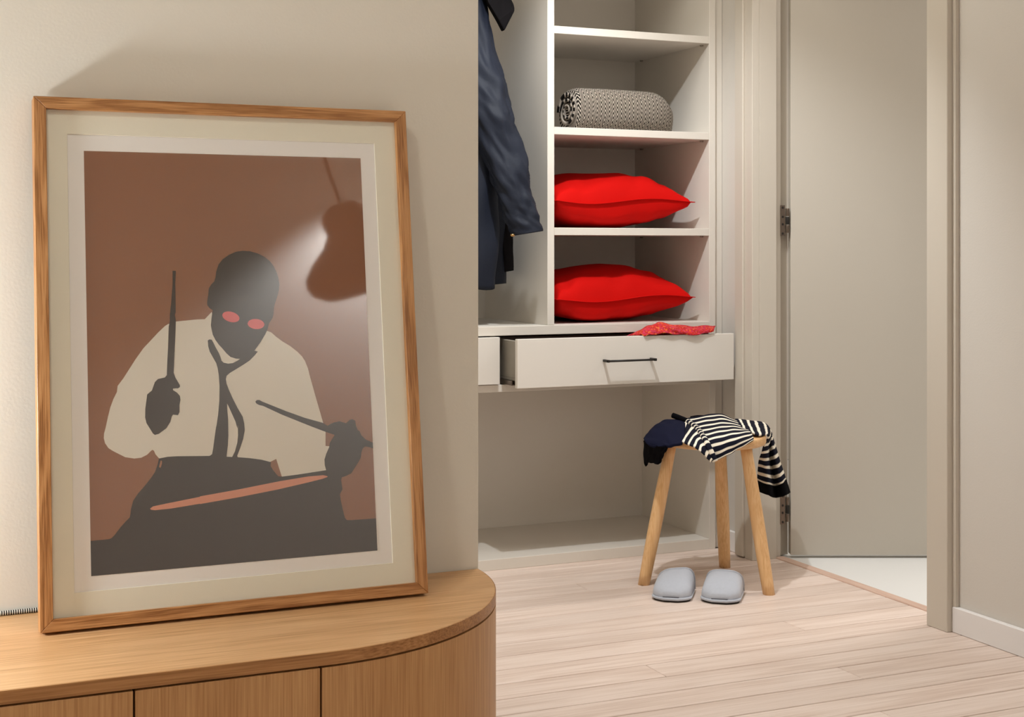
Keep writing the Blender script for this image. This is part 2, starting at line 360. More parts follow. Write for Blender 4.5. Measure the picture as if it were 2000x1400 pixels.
# drawer pulled out
DY = 3.90; D0, D1 = 1.722, 2.490
dw = link('drawer', [(D0+.013, DY+.018, .592), (XR-.012, DY+.018, .592), (XR-.012, 4.38, .592), (D0+.013, 4.38, .592),
                     (D0+.013, DY+.018, .602), (XR-.012, DY+.018, .602), (XR-.012, 4.38, .602), (D0+.013, 4.38, .602)],
          [(0, 3, 2, 1), (4, 5, 6, 7), (0, 1, 5, 4), (1, 2, 6, 5), (2, 3, 7, 6), (3, 0, 4, 7)], 'drawerbox', wd)
box('drawer_front', D0, D1, DY, DY+.018, .575, .7245, 'cabfront', dw, .0012)
box('drawer_side', D0+.013, D0+.026, DY+.018, 4.38, .602, .716, 'drawerbox', dw, .001)
box('drawer_side', XR-.025, XR-.012, DY+.018, 4.38, .602, .716, 'drawerbox', dw, .001)
box('drawer_back', D0+.026, XR-.025, 4.367, 4.38, .602, .700, 'drawerbox', dw)
for xa in (D0+.003, XR-.011):
    link('runner', [(xa+a, yy, .580+b) for yy in (3.95, 4.40) for a, b in ((0, 0), (.012, 0), (.012, .014), (.009, .014), (.009, .003), (.003, .003), (.003, .014), (0, .014))],
         [tuple(range(8)), tuple(range(8, 16))]+[(k, (k+1) % 8, 8+(k+1) % 8, 8+k) for k in range(8)], 'steel', dw)
hz = .651; hx0, hx1 = 2.012, 2.186; hy = DY-.030
h = tube('handle', [(hx0, hy, hz), (hx1, hy, hz)], .0034, 'black', dw, n=10); h['label'] = 'slim black bar handle'
for hx in (hx0+.004, hx1-.004):
    box('handle_post', hx-.004, hx+.004, hy-.004, DY, hz-.004, hz+.004, 'black', dw, .0008)

# ================================================================== SIDEBOARD
SZ = .40; SF = 2.028; SR = .416; SCX, SCY = .583, 2.444
sb = thing('sideboard', (0, 2.24, 0), 'low oak sideboard with a rounded right end under the leaning picture', 'sideboard')
def arcpoly(r, x0, n=36): return [(x0, SCY), (x0, SCY-r)]+[(SCX+r*math.sin(k*PI/2/n), SCY-r*math.cos(k*PI/2/n)) for k in range(n+1)]
prism('top', arcpoly(SR-.0012, -1.3), SZ-.0195, SZ, 'oakx', sb, bevel=.0008)
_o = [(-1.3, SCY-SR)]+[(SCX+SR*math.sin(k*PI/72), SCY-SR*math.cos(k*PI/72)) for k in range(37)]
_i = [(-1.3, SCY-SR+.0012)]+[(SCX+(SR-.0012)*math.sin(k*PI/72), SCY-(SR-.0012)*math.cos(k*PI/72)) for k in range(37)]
prism('edge_shade_band', _o+_i[::-1], SZ-.0195, SZ-.0008, 'oakedge_shade', sb)  # darker oak tone stands in for the dimmer light on the front edge
prism('carcass', arcpoly(SR-.022, -1.28), .03, SZ-.0197, 'black', sb)
prism('plinth', arcpoly(SR-.05, -1.25), .0, .03, 'black', sb)
edges = [.577, .306, .036, -.234, -.504, -.774, -1.044, -1.3]
for a, b in zip(edges[1:], edges[:-1]):
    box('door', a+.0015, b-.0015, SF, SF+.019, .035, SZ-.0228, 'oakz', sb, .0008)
n = 36
arc = [(.577+.0015, SF)]+[(SCX+SR*math.sin(k*PI/2/n), SCY-SR*math.cos(k*PI/2/n)) for k in range(1, n+1)]
inn = [(.577+.0015, SF+.019)]+[(SCX+(SR-.019)*math.sin(k*PI/2/n), SCY-(SR-.019)*math.cos(k*PI/2/n)) for k in range(1, n+1)]
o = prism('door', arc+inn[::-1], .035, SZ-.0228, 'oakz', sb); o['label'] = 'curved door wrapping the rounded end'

# ================================================================== LEANING FRAMED PRINT
FW, FH, FD, FS = .638, .851, .034, .0195
fr = thing('framed_print', (.203, 2.285, .4050), 'large oak-framed poster of a drummer leaning against the wall on the sideboard', 'picture', rot=(R(-8.05), 0, 0))
def rail(name, a, b, mat):   # mitred rail: outer corner a..b, inner offset, local x/z
    (ax, az), (bx, bz) = a, b
    ins = {'bottom': ((FS, FS), (-FS, FS)), 'top': ((FS, -FS), (-FS, -FS)), 'left': ((FS, FS), (FS, -FS)), 'right': ((-FS, FS), (-FS, -FS))}[name]
    q = [(ax, az), (bx, bz), (bx+ins[1][0], bz+ins[1][1]), (ax+ins[0][0], az+ins[0][1])]
    return link('frame_rail', [(x, yy, z) for yy in (0, FD) for x, z in q], [(0, 1, 2, 3), (7, 6, 5, 4), (0, 4, 5, 1), (1, 5, 6, 2), (2, 6, 7, 3), (3, 7, 4, 0)], mat, fr, local=True, bevel=.0008)
rail('bottom', (0, 0), (FW, 0), 'framex'); rail('top', (0, FH), (FW, FH), 'framex')
rail('left', (0, 0), (0, FH), 'framez'); rail('right', (FW, 0), (FW, FH), 'framez')
box('backing_board', FS-.002, FW-FS+.002, .018, .024, FS-.002, FH-FS+.002, 'black', fr, local=True)
REC = .012
def sheet(name, poly, yy, mat, parent, th=.0002):
    n = len(poly); v = [(x, yy, z) for x, z in poly]+[(x, yy+th, z) for x, z in poly]
    return link(name, v, [tuple(range(n)), tuple(range(n, 2*n))[::-1]]+[(i, (i+1) % n, n+(i+1) % n, n+i) for i in range(n)], mat, parent, local=True)
wa, wb, wc, wdn = .0525, .5795, .0555, .792       # window in the mat
q0 = [(FS-.001, FS-.001), (FW-FS+.001, FS-.001), (FW-FS+.001, FH-FS+.001), (FS-.001, FH-FS+.001)]; q1 = [(wa, wc), (wb, wc), (wb, wdn), (wa, wdn)]
link('mat_board', [(x, REC-.0018, z) for x, z in q0]+[(x, REC-.0018, z) for x, z in q1]+[(x+(.0004 if x < .3 else -.0004), REC-.0002, z+(.0004 if z < .3 else -.0004)) for x, z in q1]+[(x, REC-.0002, z) for x, z in q0],
     [(k, (k+1) % 4, 4+(k+1) % 4, 4+k) for k in range(4)]+[(4+k, 4+(k+1) % 4, 8+(k+1) % 4, 8+k) for k in range(4)]+[(8+k, 8+(k+1) % 4, 12+(k+1) % 4, 12+k) for k in range(4)]+[(12+k, 12+(k+1) % 4, (k+1) % 4, k) for k in range(4)], 'mat', fr, local=True)
pp = sheet('paper', [(FS+.002, FS+.002), (FW-FS-.002, FS+.002), (FW-FS-.002, FH-FS-.002), (FS+.002, FH-FS-.002)], REC, 'paper', fr, .0015)
PX0, PX1, PZ0, PZ1 = .0787, .5530, .0790, .7645
sheet('printed_ground', [(PX0, PZ0), (PX1, PZ0), (PX1, PZ1), (PX0, PZ1)], REC-.00025, 'inkbrown', pp)
ART = {'shirt': [(281, 495.1), (269.1, 483), (255.1, 482.7), (221.4, 480.1), (208.1, 476), (203.1, 472.9), (191.6, 462.3), (176.3, 446.3), (167.5, 437.2), (154.8, 420), (144.7, 404.7), (134.6, 389.4), (125.3, 377.3), (123.9, 367.5), (118.2, 356.5), (113.1, 343.2), (109.2, 328.5), (105.3, 311.5), (102.5, 301.8), (102, 294.5), (103.7, 286.4), (108.9, 278.2), (115.4, 273.5), (121.3, 270), (135.1, 262.1), (149.1, 259.2), (160, 259.8), (169.6, 264.1), (176, 270), (178.4, 271.5), (180.7, 269.8), (182.9, 264.1), (187.6, 258.2), (191.4, 254), (270.1, 254.2), (270.5, 253.4), (316.3, 249.1), (369.4, 239.4), (382.2, 244.7), (390.5, 215.4), (392.1, 214.1), (419.4, 215.7), (471.3, 219.9), (466.5, 230.2), (467.8, 241.8), (476.4, 260.5), (468.5, 261.6), (469.5, 285.8), (465.6, 302.2), (455, 343.8), (446.6, 376.6), (452.2, 356.3), (446.3, 378.8), (442.9, 394.7), (438, 408), (432.9, 416.1), (425.1, 424.2), (413.4, 433.8), (400.3, 442), (389.9, 450.1), (380.9, 458.2), (374.4, 461), (337.4, 459.3), (298.7, 468), (284.3, 476.9)],
'trousers': [(188.3, 256.9), (202.6, 258.9), (217, 258.9), (270.1, 256.3), (270.6, 256.2), (316.4, 251.5), (337.9, 248.6), (356.2, 245.1), (372.8, 240), (372.2, 233.5), (376.5, 225.8), (384.6, 215.8), (390.5, 214.7), (419.4, 216.5), (468.7, 220.7), (492.1, 216.9), (493.4, 205.1), (495.2, 186.6), (490.5, 178.6), (491.8, 166.9), (494.6, 151.7), (497.6, 138.2), (500.9, 134.3), (509.6, 133.6), (554.8, 133.2), (555.2, 78.3), (80.2, 79.7), (80.3, 133.8), (107.2, 134.2), (111.1, 135.5), (115.7, 139.7), (125.2, 151.4), (133, 159.4), (140.1, 165.9), (141.3, 172.1), (142.4, 179.8), (146.1, 192.1), (154.1, 203.3), (165.3, 215.2), (175, 226.4), (181.5, 235.5), (185.7, 246.4)],
'head': [(282.8, 497.8), (277.8, 501.2), (274.1, 506.4), (273.8, 511.6), (275.5, 521.9), (277.4, 534.9), (281.5, 541.3), (286.8, 546.5), (288.9, 553), (290.5, 563.4), (294.8, 575.1), (302.2, 584.2), (312.8, 591.4), (324.8, 596.7), (336.6, 598.4), (348.5, 597.6), (361.6, 594), (373.4, 588), (382.5, 580.7), (388.9, 572), (393.8, 561.4), (396.8, 550.7), (397.8, 540.1), (396.7, 529.5), (393, 517.7), (388.6, 505.8), (387, 499.3), (386, 490.1), (383.7, 482.2), (377.4, 473.2), (374.4, 462.8), (370.2, 454.6), (361.8, 441.7), (350.8, 427.7), (341.3, 417.6), (326.3, 414.8), (319.1, 415.5), (310.2, 418.6), (303.9, 424.6), (297.7, 432.5), (291.4, 439.7), (285.9, 447.6), (281.6, 456.7), (279.4, 468.4), (278.9, 472.7), (280.5, 485.6), (282.1, 494.6)],
'tie': [(273, 447.3), (275.6, 448.9), (279.5, 448.4), (281.9, 443.9), (286.1, 434.7), (291, 425.6), (293.4, 419.1), (295.1, 412.6), (298.3, 409.3), (305.9, 407.4), (313.7, 408.1), (321.6, 411.8), (326.3, 414.8), (341.4, 418.9), (350.8, 427.7), (356.7, 426.2), (351.2, 419.9), (342.5, 411.7), (331.8, 405), (319.9, 398.3), (308, 391.6), (302.7, 387.3), (301.3, 381.6), (302.3, 373.9), (305.9, 363.5), (311.9, 349.1), (319.2, 333.5), (327.7, 317.7), (329.9, 306.1), (329.9, 297.2), (330.5, 303.9), (330.2, 294.1), (327.3, 281.1), (321.9, 266.7), (316.5, 254), (318, 248.2), (306.4, 248.9), (308.2, 252.8), (312.6, 260.7), (317.2, 275.1), (318.9, 288.1), (318.9, 304.5), (318.1, 299), (315.2, 310.7), (309.8, 323.7), (303.8, 338), (302, 341.3), (302.1, 331.7), (303.1, 313.8), (302.6, 288.4), (302.7, 289), (301.4, 272.8), (298.7, 255), (298.5, 249.3), (268.8, 251.1), (270.6, 256.3), (274.8, 258.8), (276.7, 267.6), (279.6, 285.3), (283.2, 306.3), (282.9, 302.1), (286.7, 323.5), (289.3, 346.3), (290.4, 370.5), (289.7, 388.4), (288.3, 400), (286, 409), (281.8, 416.9), (275.7, 428.6), (273.4, 437.7)],
'drumstick': [(217.9, 564.9), (222.9, 564.9), (223.1, 561.7), (221.8, 544.9), (221.2, 496.1), (219.8, 491), (221.1, 480.8), (219.5, 452.7), (218.2, 435.8), (215.5, 395.3), (217.9, 387.6), (225, 374.7), (225, 371.6), (221.8, 369.5), (213.7, 369.5), (213.6, 367), (220.3, 362.3), (224.6, 357), (225.4, 350.7), (223.6, 342), (223.3, 330.6), (220.7, 325.7), (212.6, 326.8), (210.6, 323.7), (207.9, 315.1), (201.5, 305.4), (188.9, 296.7), (182.7, 295.4), (179.7, 297.8), (169.7, 315.1), (167.7, 324.5), (168.3, 338.2), (171.9, 361.7), (179.5, 367.7), (184.7, 381.3), (189.8, 386.1), (201, 388.2), (204.2, 391.9), (205.3, 410.8), (207.2, 436.1), (209.3, 472.1), (211.4, 481), (211.6, 491.2), (214, 509.1), (217.3, 542.4), (217.6, 555.3)],
'drumstick2': [(349.8, 342.1), (352.4, 344.5), (356.8, 344.6), (361.7, 341.6), (401.9, 323.8), (433.2, 311.2), (464.9, 301), (473.1, 295.6), (484.3, 300.6), (494.8, 302), (506.4, 298.3), (513.2, 303.6), (517.8, 304.6), (523, 301.9), (523.9, 293), (526.8, 285.3), (530.1, 283.3), (533, 276.2), (540.6, 268.3), (553.9, 262.5), (554.2, 252.5), (545.3, 255.5), (538.8, 256.8), (534.7, 254.2), (531.8, 247.5), (530, 237.6), (524.4, 229.1), (511.9, 212.5), (503.9, 209.3), (494.7, 206.8), (493.1, 200), (471.2, 201.5), (468.1, 220.2), (465.9, 229), (465.7, 238.9), (469.3, 248.6), (474.9, 259.4), (476.5, 266.8), (485.4, 279.4), (470.7, 285.1), (445.4, 295.7), (395.4, 317.9), (363.3, 334.2), (355.9, 336.3), (351.6, 339)],
'drumhead': [(172.3, 177.6), (177.1, 180.8), (197.6, 183.7), (253.7, 190.9), (252.6, 191.5), (318.1, 198.6), (385.1, 207.2), (436.4, 212.1), (462.3, 212.5), (472.6, 209.8), (460.3, 206.4), (436, 202.2), (384.7, 194.1), (317.7, 185.7), (252.3, 179.1), (253.4, 179.7), (205.3, 175.2), (180.1, 174.5), (173.8, 175.5)],
'cuff': [(190.6, 253.3), (193.3, 253.1), (192.8, 247.5), (190.3, 241.3), (188, 243.1)],
'lensL': [(327.1, 481.6), (326, 479.6), (323.9, 478.1), (321.1, 477.1), (317.7, 476.7), (314, 476.9), (310.2, 477.8), (306.7, 479.2), (303.5, 481.1), (301, 483.3), (299.3, 485.7), (298.5, 488.1), (298.7, 490.4), (299.8, 492.3), (301.9, 493.9), (304.7, 494.9), (308, 495.3), (311.7, 495), (315.5, 494.2), (319.1, 492.8), (322.3, 490.9), (324.8, 488.7), (326.5, 486.3), (327.3, 483.9)],
'lensR': [(369.5, 471.4), (368.8, 469.3), (367.1, 467.4), (364.6, 465.8), (361.5, 464.8), (357.9, 464.3), (354.2, 464.4), (350.5, 465.1), (347.2, 466.4), (344.4, 468), (342.4, 470.1), (341.2, 472.3), (341, 474.5), (341.8, 476.7), (343.4, 478.6), (345.9, 480.1), (349, 481.2), (352.5, 481.7), (356.3, 481.6), (359.9, 480.9), (363.3, 479.7), (366.1, 478), (368.1, 475.9), (369.3, 473.7)]}
for nm, key, lay, mt in (('printed_shirt', 'shirt', 1, 'inkcream'), ('printed_trousers_and_drum', 'trousers', 2, 'inkdark'), ('printed_tie', 'tie', 3, 'inkdark'), ('printed_head', 'head', 4, 'inkdark'),
                         ('printed_hand_with_stick', 'drumstick', 3, 'inkdark'), ('printed_hand_with_stick', 'drumstick2', 4, 'inkdark'), ('printed_drum_edge', 'drumhead', 3, 'inksalmon'),
                         ('printed_spot', 'cuff', 3, 'inkbrown'), ('printed_lens', 'lensL', 5, 'inkred'), ('printed_lens', 'lensR', 5, 'inkred')):
    pts = [(PX0 if x < 82 else PX1 if x > 549.5 else x/1000, PZ0 if z < 82 else z/1000) for x, z in ART[key]]
    sheet(nm, pts, REC-.00025-.00009*lay, mt, pp, .00012)

# cord of the lamp along the wall, and the lamp itself just outside the frame
cd = tube('lamp_cord', [(-.46, 2.27, SZ+.0042), (-.40, 2.36, SZ+.0042), (-.25, 2.42, SZ+.0042), (-.1, 2.436, SZ+.0042), (0, 2.438, SZ+.0042), (.12, 2.4405, SZ+.0042), (.19, 2.441, SZ+.0042), (.27, 2.441, SZ+.0042), (.40, 2.441, SZ+.0042)], .0038, 'cord', None, n=12, uv=True)
tag(cd, 'thin black and white twisted cord lying along the wall on the sideboard', 'cord')
lp = thing('table_lamp', (-.5, 2.22, SZ), 'small brass table lamp with opal globe at the sideboard\'s left', 'lamp')
lathe('lamp_base', [(.0001, 0), (.065, 0), (.066, .006), (.06, .012), (.014, .018), (.010, .03), (.010, .29), (.02, .30), (.02, .313), (.0001, .313)], (-.5, 2.22, SZ), 'lampbase', lp)
lathe('globe', [(.0001, -.06)]+[(.06*math.sin(a*PI/18), -.06*math.cos(a*PI/18)) for a in range(1, 18)]+[(.0001, .06)], (-.5, 2.22, SZ+.37), 'globe', lp, 32)

# pendant seen only as a reflection in the glossy print
pd = thing('pendant_lamp', (1.373, .30, 1.754), 'dark waisted pendant lamp mirrored in the glossy poster', 'lamp', rot=(0, R(-14.4), 0))
lathe('shade', [(r, -z) for r, z in ((.0001, 0), (.05, .004), (.072, .022), (.082, .046), (.079, .07), (.0765, .089), (.105, .13), (.16, .175), (.192, .212), (.197, .24), (.185, .27), (.150, .294), (.0001, .297))], (0, 0, 0), 'pendant', pd, 48, True)
tube('cable', [(0, 0, -.002), (0, 0, (CEIL-1.754)/math.cos(R(14.4)))], .0055, 'cordb', pd, True, 8)

# ================================================================== THINGS IN THE WARDROBE
def cushion(cx, cy, zb, wx, wy, hu, hd, rz, seed, label):
    rnd = random.Random(seed); t = thing('cushion', (cx, cy, zb), label, 'cushion', 'red cushions on the wardrobe shelves', rot=(0, 0, R(rz)))
    n = 48; ph = [rnd.uniform(0, 6) for _ in range(8)]
    def surf(s):
        v = []
        for j in range(n+1):
            for i in range(n+1):
                a = -1+2*i/n; b = -1+2*j/n
                pin = .89; ea = 1-(1-pin)*(1-b*b)**1.0*abs(a)**3; eb = 1-(1-pin)*(1-a*a)*abs(b)**3
                x = a*wx/2*ea; yv = b*wy/2*eb
                a2 = a+.16*(1-a*a); p = max(0, (1-abs(a2)**2.2)*(1-abs(b)**2.3))
                th = (hu if s > 0 else hd)*p**(.42 if s > 0 else .34)
                wr_ = (math.sin(9*a+ph[0]+2*b)*math.sin(5*b+ph[1])*.5+math.sin(17*a+ph[2]-6*b)*.25+math.sin(4*a-13*b+ph[3])*.3)
                ed = (1-p)*min(1, p*6)
                th += wr_*.007*ed*(1 if s > 0 else .5)*2
                th += .006*ed*(mnoise.noise(Vector((a*5+ph[0], b*2.2, ph[1])))+.6*mnoise.noise(Vector((a*11, b*5+ph[2], ph[3]))))
                th += (.010*math.sin(3.1*a+ph[4])*math.sin(2.3*b+ph[5]))*p
                seam = hd+.014*math.sin(2.4*a+ph[6])*(1-a*a)*max(0, -b)
                z = seam+s*max(th, .0012)
                v.append((x, yv, max(z, .0008)))
        return v
    top, bot = surf(1), surf(-1); k = (n+1)**2
    f = [(j*(n+1)+i, j*(n+1)+i+1, (j+1)*(n+1)+i+1, (j+1)*(n+1)+i) for j in range(n) for i in range(n)]
    f2 = [tuple(q+k for q in reversed(g)) for g in f]
    rim = [i for i in range(n+1)]+[j*(n+1)+n for j in range(1, n+1)]+[n*(n+1)+i for i in range(n-1, -1, -1)]+[j*(n+1) for j in range(n-1, 0, -1)]
    fr_ = [(rim[i], rim[i-1], rim[i-1]+k, rim[i]+k) for i in range(len(rim))]
    link('cover', top+bot, f+f2+fr_, 'red', t, True, local=True)
    # seam flange
    pts = [Vector(top[i])*.5+Vector(bot[i])*.5 for i in rim]; pts.append(pts[0])
    c = Vector((0, 0, hd)); outp = [p+((p-c)*Vector((1, 1, 0))).normalized()*.009 for p in pts]
    m_ = len(pts); vv = [p+Vector((0, 0, .0012)) for p in pts]+[p+Vector((0, 0, .0012)) for p in outp]+[p-Vector((0, 0, .0012)) for p in outp]+[p-Vector((0, 0, .0012)) for p in pts]
    ff = []
    for i in range(m_-1):
        for q in range(3): ff.append((q*m_+i, q*m_+i+1, (q+1)*m_+i+1, (q+1)*m_+i))
    link('seam', vv, ff, 'red', t, True, local=True)
cushion(2.185, 4.285, 1.066, .50, .44, .100, .088, -1, 3, 'upper red cushion on the shelf right below the zigzag throw')
cushion(2.185, 4.285, .757, .50, .44, .106, .080, 0, 8, 'lower red cushion on the shelf right above the pulled-out drawer')

# rolled throw
rl = thing('rolled_throw', (2.205, 4.16, 1.385), 'rolled black and white zigzag throw on the second shelf', 'throw', rot=(0, 0, R(-3)))
nn = 64; L = .36; rings = []; uvs = []
for i in range(61):
    s = i/60; x = -L/2+L*s
    e = 1-max(0, (s-.74)/.26)**2.6*.42 if s > .74 else 1.0
    if s < .05: e = .93+.07*(s/.05)**.5
    hh = 0.144*e*(1-.05*s); ww = .175*e
    if s > .985: hh *= .84; ww *= .84
    per = 0; ring = []
    for k in range(nn):
        a = 2*PI*k/nn-PI/2; ca, sa = math.cos(a), math.sin(a)
        r = (abs(ca)**2.6+abs(sa)**2.6)**(-1/2.6)
        bump_ = 1+.012*math.sin(3*a+6*s)
        ring.append((x, ca*r*ww/2*bump_, max(.0, 0.144/2*e*.98+sa*r*hh/2*bump_) if sa > -.5 else hh/2*(1+max(-1, sa*r))))
        uvs.append((x, k/nn*.46))
    rings.append(ring)
loft('throw_outer', rings, 'zig', rl, True, uvs=uvs)
# spiral end of the roll
sp = []; uvs = []; T = 150
for i in range(T+1):
    a = i/T*2*PI*2.6; r = 1-.8*i/T
    for dx, rr in ((0, r*.96), (-.012, r*.96), (-.012, r*.72), (0, r*.72)):
        sp.append((-L/2+.004+dx, math.cos(a)*.0875*rr, .0685+math.sin(a)*.0665*rr)); uvs.append((dx*3+r*.1, a*.03*r))
f = [(i*4+k, i*4+(k+1) % 4, i*4+4+(k+1) % 4, i*4+4+k) for i in range(T) for k in range(4)]
link('throw_layers', sp, f, 'zig', rl, True, True, uvs)

# coat
ct = thing('coat', (1.66, 4.27, .86), 'navy waxed coat with black collar hanging in the wardrobe', 'coat')
rings = []
for i in range(60):
    s = i/59; z = 1.82-(1.82-.872)*s
    ax = .05+.105*min(1, s*1.5)**.7; ay = .11+.09*min(1, s*2.2)**.6
    ring = []
    for k in range(96):
        a = 2*PI*k/96; A = .03+.05*s
        r = 1+A*math.sin(5*a+1.3+1.2*s)+A*.6*math.sin(9*a-2.1+2*s)+.02*math.sin(14*a+5*s)+.05*math.sin(21*s+3*a)*math.sin(2*a+4*s)*s
        x = 1.66+ax*r*math.cos(a); yv = 4.27+ay*r*math.sin(a)
        zz = z+(.02*max(0, math.cos(a))**2)*s+.004*math.sin(6*a)*s
        ring.append((x, yv, zz))
    rings.append(ring)
loft('coat_body', rings, 'coat', ct)
def sleeve(name, path, rads, mat, amp, fl=(1, .75)):
    pts = crline([Vector(p) for p in path], 14); m_ = len(pts); nr = len(rads); rings = []
    for i, p in enumerate(pts):
        s = i/(m_-1); q = s*(nr-1); j = min(int(q), nr-2); rr = rads[j]*(1-(q-j))+rads[j+1]*(q-j)
        ring = []
        for k in range(64):
            a = 2*PI*k/64
            c3 = Vector((math.cos(a)*1.3, math.sin(a)*1.3, s*9-1.1*math.cos(a+.6)))
            w_ = 1+amp*(mnoise.noise(c3*1.1)*1.5+mnoise.noise(c3*2.3+Vector((5, 1, 2)))*.8)*min(1, (1-s)*9)
            dx, dy = math.cos(a)*rr*fl[0]*w_, math.sin(a)*rr*fl[1]*w_
            ring.append(p+Vector((CY*dx+SY*dy, -SY*dx+CY*dy, .16*dx*s)))
        rings.append(ring)
    return loft(name, rings, mat, ct)
sl = sleeve('sleeve', [at(900, -30, 4.47), at(936, 130, 4.43), at(962, 235, 4.40), at(994, 340, 4.38), at(1014, 410, 4.37), at(1030, 456, 4.365)], [.075, .070, .068, .060, .054, .049], 'coat', .15)
lathe('cuff_button', [(.0001, -.006), (.006, -.006), (.0075, -.003), (.0075, .001), (.0001, .003)], tuple(at(1001, 458, 4.335)), 'brass', sl, 16)
sleeve('sleeve', [(1.75, 4.30, 1.70), (1.785, 4.24, 1.45), (1.80, 4.20, 1.2), (1.812, 4.19, .925)], [.05, .05, .038, .030], 'coatdark', .1, (.75, 1))  # far sleeve coloured black to paint the shade it hangs in
c1 = [at(*p) for p in ((938, -30, 4.40), (985, -28, 4.42), (1004, 8, 4.44), (1006, 20, 4.44), (985, 61, 4.44), (974, 40, 4.42), (955, 6, 4.39))]
link('collar', c1+[p+Vector((.012, .05, .004)) for p in c1], [tuple(range(7)), tuple(range(7, 14))[::-1]]+[(k, (k+1) % 7, 7+(k+1) % 7, 7+k) for k in range(7)], 'coatdark', ct, bevel=.006, seg=2)
loft('collar', [[(1.66+(.062+dr_)*math.cos(2*PI*k/40), 4.25+(.085+dr_)*math.sin(2*PI*k/40), z_-.03*math.sin(2*PI*k/40)) for k in range(40)] for dr_, z_ in ((-.004, 1.80), (.006, 1.79), (.004, 1.83), (-.008, 1.855), (-.016, 1.85), (-.014, 1.80))], 'coatdark', ct)
hg = thing('coat_hanger', (1.66, 4.27, 1.82), 'dark wooden hanger inside the navy coat', 'hanger')
tube('hanger_arm', [(1.66, 4.12, 1.83), (1.66, 4.2, 1.865), (1.66, 4.27, 1.885), (1.66, 4.34, 1.865), (1.66, 4.42, 1.83)], .009, 'black', hg, n=10)
tube('hanger_hook', [(1.66, 4.27, 1.885), (1.66, 4.27, 1.94)]+[(1.66, 4.27-.022*math.sin(a), 1.985-.0*a-.022*math.cos(a)+.0045) for a in [k*PI/6 for k in range(0, 9)]], .002, 'steel', hg, n=8)

# scarf over the drawer front
sc = thing('patterned_scarf', (2.3, 3.91, .7245), 'crumpled red patterned scarf lying over the pulled-out drawer\'s front edge', 'scarf')
g = [[(2.13, 3.935, .722), (2.18, 3.96, .742), (2.24, 3.975, .752), (2.30, 3.975, .748), (2.37, 3.975, .742), (2.43, 3.97, .738)],
     [(2.145, 3.915, .7275), (2.185, 3.925, .748), (2.235, 3.935, .762), (2.295, 3.935, .752), (2.36, 3.93, .748), (2.43, 3.935, .748)],
     [(2.152, 3.905, .7275), (2.19, 3.905, .741), (2.24, 3.90, .748), (2.30, 3.90, .742), (2.365, 3.90, .736), (2.425, 3.91, .745)],
     [(2.16, 3.894, .7265), (2.20, 3.893, .730), (2.25, 3.892, .730), (2.31, 3.891, .724), (2.37, 3.891, .727), (2.41, 3.895, .734)]]
cloth('scarf_cloth', g, 'scarf', sc, 8, .003, wob=.002)
g2 = [[(2.12, 3.94, .722), (2.2, 3.96, .735), (2.3, 3.97, .738), (2.44, 3.97, .730)], [(2.13, 4.02, .66), (2.2, 4.02, .68), (2.3, 4.03, .68), (2.43, 4.02, .67)], [(2.12, 4.06, .61), (2.2, 4.07, .61), (2.3, 4.07, .612), (2.42, 4.06, .61)]]
cloth('scarf_tail', g2, 'scarf', sc, 8, .003, wob=.003)

# ================================================================== STOOL, CLOTHES, SLIPPERS
SC = (2.243, 3.633)
st = thing('stool', (SC[0], SC[1], 0), 'three-legged beech stool with round seat in front of the wardrobe', 'stool')
lathe('seat', [(.0001, .414), (.150, .414), (.157, .417), (.160, .423), (.160, .437), (.157, .4425), (.152, .444), (.0001, .444)], (SC[0], SC[1], 0), 'beechseat', st, 64)
for (bx, by) in ((2.037, 3.683), (2.311, 3.434), (2.381, 3.782)):
    dx, dy = bx-SC[0], by-SC[1]; k = .126/.21
    P0 = Vector((bx, by, 0)); P1 = Vector((SC[0]+dx*k, SC[1]+dy*k, .420)); d = (P1-P0).normalized()
    rr = []
    for s in [i/12 for i in range(13)]:
        c = P0+(P1-P0)*s; r = .0175+.0025*math.sin(PI*min(1, s*1.1))
        rr.append([Vector((c.x+r*math.cos(2*PI*q/24), c.y+r*math.sin(2*PI*q/24), c.z)) for q in range(24)])
    loft('leg', rr, 'beech', st)
def A(*pts): return [at(*p) for p in pts]
ss = thing('striped_shirt', (2.26, 3.63, .444), 'navy and white striped long-sleeved shirt draped over the stool seat', 'shirt')
cloth('body_panel', [A((1338, 819, 4.35), (1375, 812, 4.38), (1405, 809, 4.38), (1436, 821, 4.36)),
                     A((1361, 838, 4.22), (1395, 831, 4.24), (1425, 829, 4.25), (1453, 836, 4.25)),
                     A((1380, 863, 4.055), (1412, 855, 4.05), (1440, 849, 4.055), (1466, 845, 4.12)),
                     A((1396, 901, 4.03), (1423, 888, 4.02), (1447, 874, 4.03), (1472, 860, 4.08))], 'breton', ss, 10, .005, 1, 9, .0006)
cloth('side_fold', [A((1333, 822, 4.33), (1362, 838, 4.20), (1380, 866, 4.05), (1396, 901, 4.02)),
                    A((1328, 840, 4.24), (1350, 850, 4.12), (1370, 868, 4.035), (1391, 898, 4.01)),
                    A((1317, 860, 4.11), (1340, 866, 4.045), (1365, 879, 4.02), (1389, 903, 4.01))], 'breton', ss, 10, .005, 7, 1, .0006, swap=True)
pth = crline(A((1340, 821, 4.32), (1361, 836, 4.205), (1380, 864, 4.042), (1397, 901, 4.015)), 10)
rh = tube('rolled_hem', pth, [.0085]*len(pth), 'breton', ss, n=12, uv=True)
for q in rh.data.uv_layers[0].data: q.uv = (q.uv[0], q.uv[1]*34)
pth = A((1314, 811, 4.36), (1322, 814, 4.35), (1332, 818, 4.335), (1344, 823, 4.30))
tube('collar_roll', crline(pth, 6), .0085, 'blackknit', ss, n=12)
